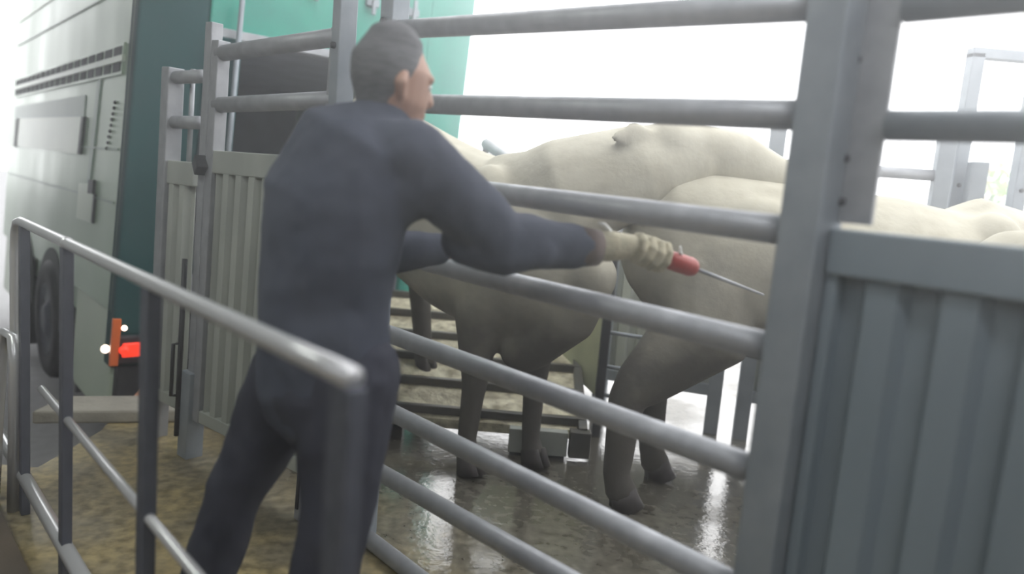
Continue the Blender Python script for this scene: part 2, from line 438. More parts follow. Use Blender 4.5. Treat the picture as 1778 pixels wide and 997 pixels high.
P_ = D(628, 30, 2.80)
xpst = thing('steel_post', 'grey steel post with bolts standing behind the head of the worker', 'post', (P_.x, P_.y, 0))
bm = nb(); beam(bm, (P_.x-0.06, P_.y, 0), (P_.x-0.06, P_.y, 2.25), 0.06, 0.07, up=FN); bev(bm, 0.004); po = obj('upright', bm, GALVD, xpst)
for z in (2.02, 1.85):
    q_ = Vector((P_.x-0.06, P_.y, z)) - FN*0.036
    bm = nb(); tube(bm, [q_, q_-FN*0.012], 0.012, 12); obj('bolt', bm, DARKM, po, True)

# near post: channel with a bolted plate
sp0, _ = fs(1344, 600)
sp1, _ = fs(1440, 600)
print('near post', sp0, sp1)
npst = thing('steel_post', 'tall blue-grey steel channel post with bolt holes, between pipe rails and sheet panel', 'post', fpt((sp0+sp1)/2, 0))
wch = 0.085
bm = nb()
beam(bm, fpt(sp0+wch/2, 0, 0.0), fpt(sp0+wch/2, 2.4, 0.0), 0.10, wch, up=FDIR); bev(bm, 0.006)
obj('channel', bm, GALVD, npst)
bm = nb(); beam(bm, fpt(sp0+wch+0.034, 1.385, 0.03), fpt(sp0+wch+0.034, 2.4, 0.03), 0.012, 0.065, up=FDIR); bev(bm, 0.002)
pl = obj('bolt_plate', bm, GALV, npst, label='pale plate with dark bolt holes')
for (x, y) in ((1487, 103), (1467, 275), (1460, 350)):
    P = Wl(x, y, FA+FN*0.02, FB+FN*0.02); s = (P-FA).dot(FDIR)
    bm = nb(); tube(bm, [fpt(s, P.z, 0.02), fpt(s, P.z, 0.026)], 0.0085, 14); obj('bolt', bm, DARKM, pl, True)

# ------------------------------------------------------------------ right hand sheeted gate
def corr(bm, P0, d, n, length, z0, z1, pitch, depth, th=0.004, duty=0.36, lean=0.0):
    """trapezoidal corrugated sheet standing along d from P0"""
    prof = []
    s = 0.0
    while s < length:
        a = pitch
        for q, o in ((0, 0), (duty*a*0.9, 0), (duty*a*0.9+0.12*a, depth), (a-0.12*a, depth)):
            if s+q <= length: prof.append((s+q, o))
        s += pitch
    prof.append((length, 0))
    V = []
    for (s, o) in prof:
        q = P0 + d*s - n*o
        b0 = q - d*lean*z0 + Vector((0, 0, z0)); b1 = q - d*lean*z1 + Vector((0, 0, z1))
        V.append([bm.verts.new(b0), bm.verts.new(b1), bm.verts.new(b1+n*th), bm.verts.new(b0+n*th)])
    for i in range(len(V)-1):
        a, b = V[i], V[i+1]
        for k in range(4): bm.faces.new((a[k], b[k], b[(k+1) % 4], a[(k+1) % 4]))
    bm.faces.new(V[0]); bm.faces.new(V[-1][::-1])
    return bm
sg0 = sp0+wch+0.004; sg1 = sg0+1.55
gt = thing('sheeted_gate', 'blue-grey corrugated sheet gate filling the right foreground', 'gate', fpt(sg0+0.6, 0))
zt1 = fs(1500, 402)[1]; print('right gate panel top', zt1, fs(1770, 441)[1])
bm = nb(); corr(bm, fpt(sg0+0.02, 0, 0.035), FDIR, FN, 1.5, 0.13, zt1-0.05, 0.135, 0.028); obj('corrugated_sheet', bm, SHEETB, gt)
bm = nb(); beam(bm, fpt(sg0, zt1-0.045, 0.02), fpt(sg1, zt1-0.045, 0.02), 0.06, 0.09); bev(bm, 0.005); obj('top_beam', bm, SHEETB, gt)
bm = nb(); beam(bm, fpt(sg0, 0.10, 0.02), fpt(sg1, 0.10, 0.02), 0.06, 0.08); bev(bm, 0.005); obj('bottom_beam', bm, SHEETB, gt)
for (a, b) in (((1530, 10), (1770, 12)), ((1510, 215), (1770, 234))):
    za, zb = fs(*a)[1], fs(*b)[1]; z = (za+zb)/2; print('right rail', za, zb)
    bm = nb(); tube(bm, [fpt(sg0+0.068, za, 0.03), fpt(sg1, zb, 0.03)], 0.0295, 20); obj('rail', bm, GALVD, gt, True)
bm = nb(); beam(bm, fpt(sg0+0.012, 0.02, 0.025), fpt(sg0+0.012, zt1-0.09, 0.025), 0.05, 0.024, up=FDIR); bev(bm, 0.003); obj('stile', bm, SHEETB, gt)
bm = nb(); beam(bm, fpt(sg1, 0, 0.02), fpt(sg1, 1.9, 0.02), 0.06, 0.06, up=FDIR); bev(bm, 0.005); obj('stile', bm, GALVD, gt)

# ------------------------------------------------------------------ two sheeted gates beside the worker
GA = D(572, 170, 2.86); GA.z = 0
GB = D(358, 560, 3.38); GB.z = 0
gdir = (GB-GA).normalized(); gn = Vector((-gdir.y, gdir.x, 0))
if gn.y < 0: gn = -gn
glen = (GB-GA).length
print('gate', GA, GB, glen)
def gp(s, z, off=0.0): return GA + gdir*(s-0.045*(z-0.7)) + gn*off + Vector((0, 0, z))   # the gates hang a little out of plumb
def gz(x, y):
    P = Wl(x, y, GA, GB); return (P-GA).dot(gdir)+0.045*(P.z-0.7), P.z
g1 = thing('sheeted_gate', 'pale corrugated sheet gate with two pipe rails right behind the worker', 'gate', gp(glen/2, 0))
_, ztop = gz(440, 268); _, zbot = gz(385, 738); print('gate z', ztop, zbot, gz(440, 88), gz(440, 180), gz(345, 820))
bm = nb(); corr(bm, gp(0.03, 0, 0.01), gdir, gn, glen-0.06, zbot, ztop-0.05, 0.10, 0.032, lean=0.045); obj('corrugated_sheet', bm, SHEET, g1)
bm = nb(); beam(bm, gp(0, ztop-0.045), gp(glen, ztop-0.045), 0.05, 0.10); bev(bm, 0.005); obj('top_beam', bm, SHEET, g1)
bm = nb(); beam(bm, gp(0, zbot), gp(glen, zbot), 0.05, 0.06); bev(bm, 0.005); obj('bottom_beam', bm, SHEET, g1)
for a, b in (((440, 88), (565, 66)), ((430, 182), (550, 174))):
    sa, za = gz(*a); sb, zb = gz(*b)
    bm = nb(); z_ = (za+zb)/2; tube(bm, [gp(0, zb), gp(glen, za)], 0.034, 20); obj('rail', bm, GALV, g1, True)
for s in (0.0, glen):
    bm = nb(); beam(bm, gp(s, zbot-0.03), gp(s, 1.92), 0.06, 0.055, up=gdir); bev(bm, 0.004); obj('stile', bm, GALV, g1)
# foot with slot seen between the worker's legs, and the drop bolt
bm = nb(); beam(bm, gp(0.0, 0.0), gp(0.0, zbot-0.03), 0.06, 0.05, up=gdir); bev(bm, 0.003); ft = obj('foot', bm, GALV, g1)
bm = nb(); beam(bm, gp(0.004, 0.05, -0.034), gp(0.004, 0.6, -0.034), 0.006, 0.016, up=gdir); obj('slot', bm, DARKM, ft)
# gate post between both gates: tall tube, drop bolt and latch
gpst = thing('gate_post', 'slender grey gate post with drop bolt between the two pale sheet gates', 'post', gp(glen+0.10, 0))
bm = nb(); beam(bm, gp(glen+0.065, 0), gp(glen+0.065, 2.0), 0.055, 0.055, up=gdir); bev(bm, 0.004); obj('upright', bm, GALV, gpst)
bm = nb(); beam(bm, gp(glen+0.065, 0.0, -0.01), gp(glen+0.065, 0.42, -0.01), 0.085, 0.085, up=gdir); bev(bm, 0.004); obj('foot', bm, GALVD, gpst)
bm = nb(); tube(bm, [gp(glen+0.105, 0.10, -0.06), gp(glen+0.105, 0.95, -0.06)], 0.012, 10); br = obj('drop_bolt', bm, DARKM, gpst, True)
bm = nb(); tube(bm, [gp(glen+0.105, 0.30, -0.06), gp(glen+0.115, 0.30, -0.09), gp(glen+0.115, 0.55, -0.09), gp(glen+0.105, 0.55, -0.06)], 0.009, 8); obj('bolt_handle', bm, DARKM, br, True)
bm = nb(); beam(bm, gp(glen+0.065, 1.36, -0.04), gp(glen+0.02, 1.40, -0.05), 0.05, 0.07); bev(bm, 0.006); obj('latch', bm, DARKM, gpst)
# second gate further left
s2g = glen+0.145; l2 = 0.27
g2 = thing('sheeted_gate', 'narrow pale corrugated sheet gate with pipe rails, in front of the dark green truck corner', 'gate', gp(s2g+l2/2, 0))
z2t = gz(318, 286)[1]; z2b = gz(295, 690)[1]; print('gate2', z2t, z2b, gz(285, 300), gz(345, 300))
bm = nb(); corr(bm, gp(s2g+0.03, 0, 0.01), gdir, gn, l2-0.06, z2b, z2t-0.05, 0.10, 0.032, lean=0.045); obj('corrugated_sheet', bm, SHEET, g2)
bm = nb(); beam(bm, gp(s2g, z2t-0.04), gp(s2g+l2, z2t-0.04), 0.05, 0.11); bev(bm, 0.005); obj('top_beam', bm, SHEET, g2)
bm = nb(); beam(bm, gp(s2g, z2b), gp(s2g+l2, z2b), 0.05, 0.06); bev(bm, 0.005); obj('bottom_beam', bm, SHEET, g2)
for (x, y) in ((340, 133), (335, 213)):
    z = gz(x, y)[1]; bm = nb(); tube(bm, [gp(s2g, z), gp(s2g+l2, z)], 0.03, 18); obj('rail', bm, GALV, g2, True)
bm = nb(); beam(bm, gp(s2g+l2, 0.0), gp(s2g+l2, 1.82), 0.08, 0.07, up=gdir); bev(bm, 0.005); obj('stile', bm, GALV, g2)
bm = nb(); tube(bm, [gp(s2g+l2-0.09, z2t, 0.05), gp(s2g+l2-0.09, 1.82, 0.05)], 0.012, 10); obj('thin_upright', bm, GALV, g2, True)

# ------------------------------------------------------------------ livestock truck
def tp(s, v, z): return TK + TU*s + TV*(v+TLEAN*(z+0.1-1.4)) + Vector((0, 0, z+0.1))   # the lorry stands on a cross fall
def tw(x, y):
    d = ray(x, y); n = TU.cross(Vector((0, 0, 1))+TV*TLEAN); p0 = TK - TV*TLEAN*1.4
    return CAM + d*((p0-CAM).dot(n)/d.dot(n))
TRK = thing('livestock_truck', 'green and cream double-deck livestock lorry parked behind the gates at the left', 'truck', tp(4, 1.25, -0.62))
def ts(x, y):
    P = tw(x, y); return (P-TK).dot(TU), P.z
for q in ((0, 170), (0, 150), (15, 175), (235, 70), (232, 118), (10, 505), (190, 490), (60, 470), (165, 570), (150, 740), (40, 0), (40, 650)): print('truck', q, ts(*q))
LEN, TOP, BOT = 4.85, 3.2, 0.30
def tbox(bm, s0, s1, v0, v1, z0, z1):
    quadprism(bm, [tp(s0, v0, z0), tp(s1, v0, z0), tp(s1, v1, z0), tp(s0, v1, z0)], Vector((0, 0, 1))+TV*TLEAN, z1-z0); return bm
bm = nb(); tbox(bm, 0.02, LEN, 0.0, 0.05, BOT, TOP); SIDE = obj('side_wall', bm, TRUCKS, TRK)
bm = nb(); tbox(bm, 0.02, LEN, 2.45, 2.5, BOT, TOP); obj('side_wall', bm, TRUCKS, TRK)
bm = nb(); tbox(bm, LEN, LEN+0.05, 0, 2.5, BOT, TOP); obj('front_wall', bm, TRUCKS, TRK)
bm = nb(); tbox(bm, 0, LEN, 0, 2.5, TOP, TOP+0.06); obj('roof', bm, TRUCKS, TRK)
bm = nb(); tbox(bm, 0.0, LEN, 0.05, 2.45, 0.38, 0.50); obj('deck', bm, INTER, TRK)
bm = nb(); tbox(bm, 0.3, LEN, 0.05, 2.45, 2.14, 2.2); obj('upper_deck', bm, INTER, TRK)
bm = nb(); tbox(bm, 3.0, 3.05, 0.05, 2.45, 0.5, 2.14); obj('inner_gate', bm, INTER, TRK)
# rear frame: dark green near post; far post and header painted brighter for backlight
bm = nb(); tbox(bm, -0.05, 0.12, 0.0, 0.42, -0.05, TOP+0.05); bev(bm, 0.015); obj('corner_post', bm, GREEND, TRK, label='dark green corner post')
bm = nb(); tbox(bm, -0.05, 0.12, 2.08, 2.5, -0.05, TOP+0.05); bev(bm, 0.015); obj('corner_post', bm, GREEN, TRK)
bm = nb(); tbox(bm, -0.06, 0.05, 0.42, 2.08, 2.14, TOP); bev(bm, 0.012); hd = obj('rear_header', bm, GREEN, TRK, label='green rear header brightened for backlight')
bm = nb(); tbox(bm, -0.075, -0.06, 1.30, 1.312, 2.16, TOP); obj('seam', bm, GREEND, hd)
for v in (0.75, 1.10, 1.55, 1.9):
    bm = nb(); tbox(bm, -0.10, -0.06, v-0.05, v+0.05, 2.52, 2.58); bev(bm, 0.008); hg = obj('hinge', bm, GALVD, hd)
    bm = nb(); tbox(bm, -0.12, -0.10, v-0.015, v+0.015, 2.46, 2.64); bev(bm, 0.004); obj('hinge_pin', bm, GALVD, hg)
bm = nb(); tbox(bm, -0.09, -0.06, 0.44, 2.06, 2.10, 2.16); bev(bm, 0.006); obj('header_lip', bm, GALV, hd)
# folded green half door in front of the opening's left side
bm = nb(); tbox(bm, -0.12, -0.07, 0.44, 0.62, 0.55, 2.10); bev(bm, 0.01); dr = obj('rear_door', bm, GREEND, TRK, label='dark green folded rear door')
bm = nb(); tube(bm, [tp(-0.15, 0.58, 0.6), tp(-0.15, 0.58, 2.35)], 0.018, 10); obj('lock_rod', bm, GALVD, dr, True)
# long vent strip with two rows of slots
sv0 = 0.10; 
def side_panel(name, poly, m, parent, th=0.012):
    """poly of photo points lying on the side wall"""
    pts = []
    for (x, y) in poly:
        P = tw(x, y); pts.append(P)
    bm = nb(); quadprism(bm, pts, -TV, th); return obj(name, bm, m, parent)
zv = [ts(232, 72)[1], ts(232, 95)[1], ts(232, 103)[1], ts(232, 128)[1]]
zlo, zhi = 1.72, 1.99
zlo = ts(225, 121)[1]-0.1; zhi = ts(228, 76)[1]-0.1; print('vents', zlo, zhi)
vs = nb(); tbox(vs, 0.18, 4.6, -0.012, 0.0, zlo-0.02, zhi+0.02); VENT = obj('vent_strip', vs, TRUCKS, SIDE)
for k in range(18):
    s = 0.22+0.245*k
    for (z0, z1) in ((zlo, (zlo+zhi)/2-0.025), ((zlo+zhi)/2+0.025, zhi)):
        if s+0.2 < 4.6:
            pass
rows = nb()
for k in range(18):
    s = 0.22+0.245*k
    for (z0, z1) in ((zlo, (zlo+zhi)/2-0.022), ((zlo+zhi)/2+0.022, zhi)):
        tbox(rows, s, s+0.185, -0.016, -0.010, z0, z1)
bm = rows; sl = obj('vent_slots', bm, SLOT, SIDE)
bm = nb(); tbox(bm, 0.15, 4.65, -0.022, -0.004, (zlo+zhi)/2-0.02, (zlo+zhi)/2+0.02); obj('vent_bar', bm, TRUCKL, SIDE)
# green-grey band, two pale hatches, posts, seams
zb0 = ts(150, 205)[1]-0.1; zb1 = ts(150, 165)[1]-0.1
bm = nb(); tbox(bm, 1.2, 4.6, -0.006, 0.0, zb0, zb1); obj('paint_band', bm, TRUCKB, SIDE)
side_panel('hatch', [(36, 206), (145, 203), (139, 268), (30, 254)], TRUCKL, SIDE, 0.014)
side_panel('hatch', [(14, 208), (30, 207), (26, 254), (11, 250)], TRUCKL, SIDE, 0.014)
side_panel('door_post', [(146, 203), (150, 203), (143, 268), (139, 268)], DARKM, SIDE, 0.02)
side_panel('door_post', [(33, 206), (36, 206), (31, 256), (28, 255)], DARKM, SIDE, 0.02)
side_panel('hatch', [(140, 318), (166, 320), (162, 388), (135, 378)], TRUCKL, SIDE, 0.012)
side_panel('hatch_latch', [(159, 312), (167, 313), (165, 337), (157, 336)], DARKM, SIDE, 0.02)
side_panel('hatch_hinge', [(166, 337), (168, 337), (164, 388), (162, 387)], DARKM, SIDE, 0.016)
side_panel('seam_strip', [(172, 130), (178, 130), (158, 318), (152, 318)], TRUCKB, SIDE, 0.008)
for (z, m) in ((0.98, TRUCKB), (1.32, TRUCKB), (2.35, TRUCKB), (2.6, TRUCKL)):
    bm = nb(); tbox(bm, 0.15, 4.7, -0.008, 0.0, z, z+0.012); obj('seam', bm, m, SIDE)
rv = nb()
for k in range(9):
    P = tw(201-k*1.8, 178+k*10)
    ball(rv, P - TV*0.003, 0.012, 8)
obj('rivets', rv, DARKM, SIDE)
# skirt below the side with wheel arches
bm = nb(); tbox(bm, 0.05, 1.15, 0.03, 0.06, -0.42, 0.30); obj('side_skirt', bm, TRUCKL, TRK)
bm = nb(); tbox(bm, 1.15, 3.95, 0.03, 0.06, 0.12, 0.30); obj('side_skirt', bm, TRUCKS, TRK)
bm = nb(); tbox(bm, 3.95, LEN, 0.03, 0.06, -0.30, 0.30); obj('side_skirt', bm, TRUCKL, TRK)
bm = nb(); tbox(bm, 0.2, LEN, 0.5, 2.0, -0.10, 0.38); obj('chassis', bm, BLACK, TRK)
def wheel(s):
    r = 0.50; w_ = 0.30
    ax0 = tp(s, -0.03, -0.12); 
    def ring(bm, prof):
        segs = 40; R = []
        for (v, rr) in prof:
            R.append([bm.verts.new(ax0 + TV*v + TU*(rr*math.cos(2*PI*k/segs)) + Vector((0, 0, rr*math.sin(2*PI*k/segs)))) for k in range(segs)])
        for i in range(len(R)-1):
            for k in range(segs): bm.faces.new((R[i][k], R[i][(k+1) % segs], R[i+1][(k+1) % segs], R[i+1][k]))
        bm.faces.new(R[0]); bm.faces.new(R[-1][::-1])
    bm = nb(); ring(bm, [(0.03, 0.30), (0.0, 0.33), (0.0, 0.45), (0.03, 0.49), (0.08, 0.50), (0.24, 0.50), (0.3, 0.46), (0.3, 0.3)])
    wh = obj('wheel', bm, BLACK, TRK, True)
    bm = nb(); ring(bm, [(-0.005, 0.05), (-0.005, 0.12), (0.025, 0.15), (0.028, 0.27), (0.005, 0.30), (0.03, 0.305)]); obj('rim', bm, POSTM, wh, True)
wheel(2.0); wheel(3.35)
for s in (2.0, 3.35):
    bm = nb()
    arc = [tp(s+0.60*math.cos(a), 0.0, -0.12+0.60*math.sin(a)) for a in [PI*k/18 for k in range(19)]]
    quadprism(bm, arc, -TV, 0.012); obj('wheel_arch', bm, SLOT, TRK, label='dark wheel arch')
bm = nb(); tbox(bm, 1.2, 1.24, 0.08, 0.5, -0.55, 0.05); obj('mud_flap', bm, BLACK, TRK)
# rear bumper and lamps
bm = nb(); tbox(bm, -0.10, 0.10, 0.02, 2.48, -0.02, 0.16); bev(bm, 0.01); bp = obj('rear_bumper', bm, BLACK, TRK)
bm = nb(); tbox(bm, -0.05, 0.05, 0.05, 2.45, -0.42, -0.05); bev(bm, 0.01); obj('under_run_bar', bm, BLACK, TRK)
bm = nb(); tbox(bm, -0.125, -0.10, 0.05, 0.30, 0.03, 0.12); bev(bm, 0.008); obj('tail_lamp', bm, REDL, TRK, label='glowing red tail lamp')
P = tp(-0.06, -0.035, 0.08)
bm = nb(); ball(bm, P, 0.026, 14); obj('marker_lamp', bm, WHITEL, TRK, True, label='lit white marker lamp')
bm = nb(); ball(bm, tp(-0.12, 0.05, 0.22), 0.017, 12); obj('marker_lamp', bm, WHITEL, TRK, True, label='small lit white lamp')
bm = nb(); ball(bm, tp(-0.13, 0.055, 0.08), 0.03, 12); obj('marker_lamp', bm, REDL, TRK, True)
bm = nb(); beam(bm, tp(-0.11, 0.005, -0.02), tp(-0.11, 0.005, 0.28), 0.03, 0.05); bev(bm, 0.004); obj('lamp_bracket', bm, ORANGEL, TRK)

# ------------------------------------------------------------------ cleated ramp
RY0, RZ0, RSL = 3.88, 0.14, 0.30
RX0, RX1 = -1.5, 0.46
RLEN = 1.5
def rp(x, t, dz=0.0): return Vector((x, RY0+t, RZ0+RSL*t+dz))
rm = thing('loading_ramp', 'straw-littered steel loading ramp with crosswise cleats under the cow', 'ramp', (-0.3, 4.2, 0))
bm = nb(); quadprism(bm, [rp(RX0, 0), rp(RX1, 0), rp(RX1, RLEN), rp(RX0, RLEN)], (0, 0, -1), 0.05); obj('deck', bm, RAMPM, rm)
for k in range(6):
    t = 0.05+0.27*k
    bm = nb(); beam(bm, rp(RX0, t, 0.02), rp(RX1, t, 0.02), 0.045, 0.045); bev(bm, 0.006); obj('cleat', bm, TREAD, rm)
for xx in (RX0+0.02, RX1-0.02):
    bm = nb(); beam(bm, rp(xx, -0.03, -0.02), rp(xx, RLEN, -0.02), 0.05, 0.12); bev(bm, 0.006); obj('side_beam', bm, TREAD, rm)
bm = nb(); beam(bm, (0.05, 3.82, 0.085), (0.36, 3.82, 0.085), 0.06, 0.13); bev(bm, 0.004); obj('end_box', bm, SHEET, rm)
bm = nb(); beam(bm, (0.37, 3.82, 0.09), (0.48, 3.82, 0.09), 0.08, 0.14); bev(bm, 0.004); obj('end_block', bm, TREAD, rm)
bm = nb(); beam(bm, (0.06, 3.835, 0.0), (0.35, 3.835, 0.0), 0.05, 0.045); obj('end_foot', bm, DARKM, rm)
for xx in (RX0+0.1, -0.6, 0.3):
    for t in (0.25, 1.5):
        P = rp(xx, t); bm = nb(); beam(bm, (P.x, P.y, 0), (P.x, P.y, P.z-0.05), 0.10, 0.10, up=(0, 1, 0)); obj('support', bm, DARKM, rm)
# side gate of the ramp
sgA = Vector((0.56, 4.25, 0)); sgB = Vector((-0.30, 6.0, 0))
sd = (sgB-sgA).normalized(); sn = Vector((sd.y, -sd.x, 0))
rg = thing('ramp_side_gate', 'pale green sheeted side gate along the far side of the ramp', 'gate', sgA)
bm = nb(); quadprism(bm, [sgA+Vector((0, 0, 0.22)), sgB+Vector((0, 0, 0.62)), sgB+Vector((0, 0, 1.52)), sgA+Vector((0, 0, 1.05))], sn, 0.02); obj('panel', bm, PALEG, rg)
bm = nb(); tube(bm, [sgA+Vector((0, 0, 1.18)), sgB+Vector((0, 0, 1.72))], 0.045, 14); obj('top_rail', bm, GALV, rg, True)
for P, z in ((sgA, 1.2), (sgB, 1.75)):
    bm = nb(); beam(bm, P, P+Vector((0, 0, z)), 0.05, 0.05, up=(0, 1, 0)); bev(bm, 0.004); obj('post', bm, DARKM, rg)
for z in (0.42, 0.62, 0.25):
    bm = nb(); tube(bm, [sgA+Vector((0.0, 0, z)), sgA+Vector((0.22, -0.05, z-0.005))], 0.012, 8); obj('hinge_arm', bm, GALVD, rg, True)

# ------------------------------------------------------------------ fences on the far side of the race
def far_panel(name, label, A, B, zb, ztp, railz, top, posts):
    A, B = Vector(A), Vector(B); d = (B-A).normalized(); n = Vector((-d.y, d.x, 0)); L_ = (B-A).length
    t = thing(name, label, 'fence', A.lerp(B, 0.5))
    bm = nb(); corr(bm, A+d*0.03, d, n, L_-0.06, zb, ztp, 0.12, 0.025); obj('corrugated_sheet', bm, SHEET, t)
    for z in (zb, ztp):
        bm = nb(); beam(bm, A+Vector((0, 0, z)), B+Vector((0, 0, z)), 0.06, 0.07); bev(bm, 0.004); obj('beam', bm, GALVD, t)
    for z in railz:
        bm = nb(); tube(bm, [A+Vector((0, 0, z)), B+Vector((0, 0, z))], 0.032, 14); obj('rail', bm, GALV, t, True)
    for f in posts:
        P = A.lerp(B, f); bm = nb(); beam(bm, P, P+Vector((0, 0, top)), 0.085, 0.085, up=d); bev(bm, 0.005); obj('post', bm, GALVD, t)
    return t
far_panel('race_fence', 'short pale sheeted fence behind the cows, left of the double post', (0.62, 4.70, 0), (1.30, 4.50, 0), 0.27, 1.30, (), 1.6, (0.0, 1.0))
far_panel('race_fence', 'sheeted fence with one pipe rail behind the rump of the front cow', (1.46, 4.43, 0), (2.32, 4.22, 0), 0.27, 1.30, (1.66,), 1.95, (0.0, 1.0))
far_panel('race_fence', 'sheeted fence behind the backs at the right edge', (2.50, 4.2, 0), (3.4, 4.0, 0), 0.27, 1.30, (), 1.75, (0.0, 1.0))
# tall door frame standing open outside
P0 = D(1657, 330, 4.3); P1 = D(1766, 330, 4.3)
zt_ = D(1662, 90, 4.3).z
df = thing('gateway', 'tall empty steel door frame beyond the backs at the right', 'gateway', (P0.x, P0.y, 0))
xtop = D(1668, 90, 4.3)
for nm, P in (('jamb', P0), ('jamb', P1)):
    bm = nb(); beam(bm, (P.x, P.y, 0), (P.x, P.y, zt_), 0.07, 0.07, up=(0, 1, 0)); bev(bm, 0.004); jb = obj(nm, bm, GALVD, df)
    for z in (1.42, 1.62):
        bm = nb(); tube(bm, [(P.x, P.y-0.045, z), (P.x, P.y-0.033, z)], 0.012, 10); obj('bolt', bm, DARKM, jb, True)
bm = nb(); beam(bm, (P0.x-0.035, P0.y, zt_), (P1.x+0.035, P1.y, zt_), 0.07, 0.055); bev(bm, 0.004); obj('lintel', bm, GALVD, df)

# shrub far outside
def shrub(name, label, P, r, h, mleaf, n):
    t = thing(name, label, 'plant', (P[0], P[1], -0.62))
    P = Vector((P[0], P[1], -0.62))
    bm = nb()
    for k in range(5):
        a = random.random()*2*PI
        q = P + Vector((math.cos(a)*r*0.5, math.sin(a)*r*0.5, h*0.9)); tube(bm, [P, P.lerp(q, 0.5)+Vector((0.05, 0, 0)), q], [0.03, 0.02, 0.008], 6)
    obj('stem', bm, mat('bark', (0.12, 0.09, 0.06)), t)
    bm = nb()
    for k in range(n):
        c = P + Vector((random.gauss(0, r*0.5), random.gauss(0, r*0.5), h*random.uniform(0.35, 1.05)))
        s = random.uniform(0.05, 0.10); u = Vector((random.uniform(-1, 1), random.uniform(-1, 1), random.uniform(-1, 1))).normalized(); v = u.orthogonal().normalized()
        vs_ = [bm.verts.new(c+u*s*a+v*s*0.45*b) for a, b in ((-1, 0), (0, -1), (1, 0), (0, 1))]
        bm.faces.new(vs_)
    f = obj('foliage', bm, mleaf, t)
    return t
q = D(1728, 300, 10.5); shrub('shrub', 'green shrub in daylight beyond the tall steel frame', (q.x, q.y), 0.30, 2.75, LEAF, 700)
q = D(1704, 310, 9.5); shrub('shrub', 'small orange-leaved shrub in daylight beyond the tall steel frame', (q.x, q.y), 0.10, 2.65, LEAFO, 60)

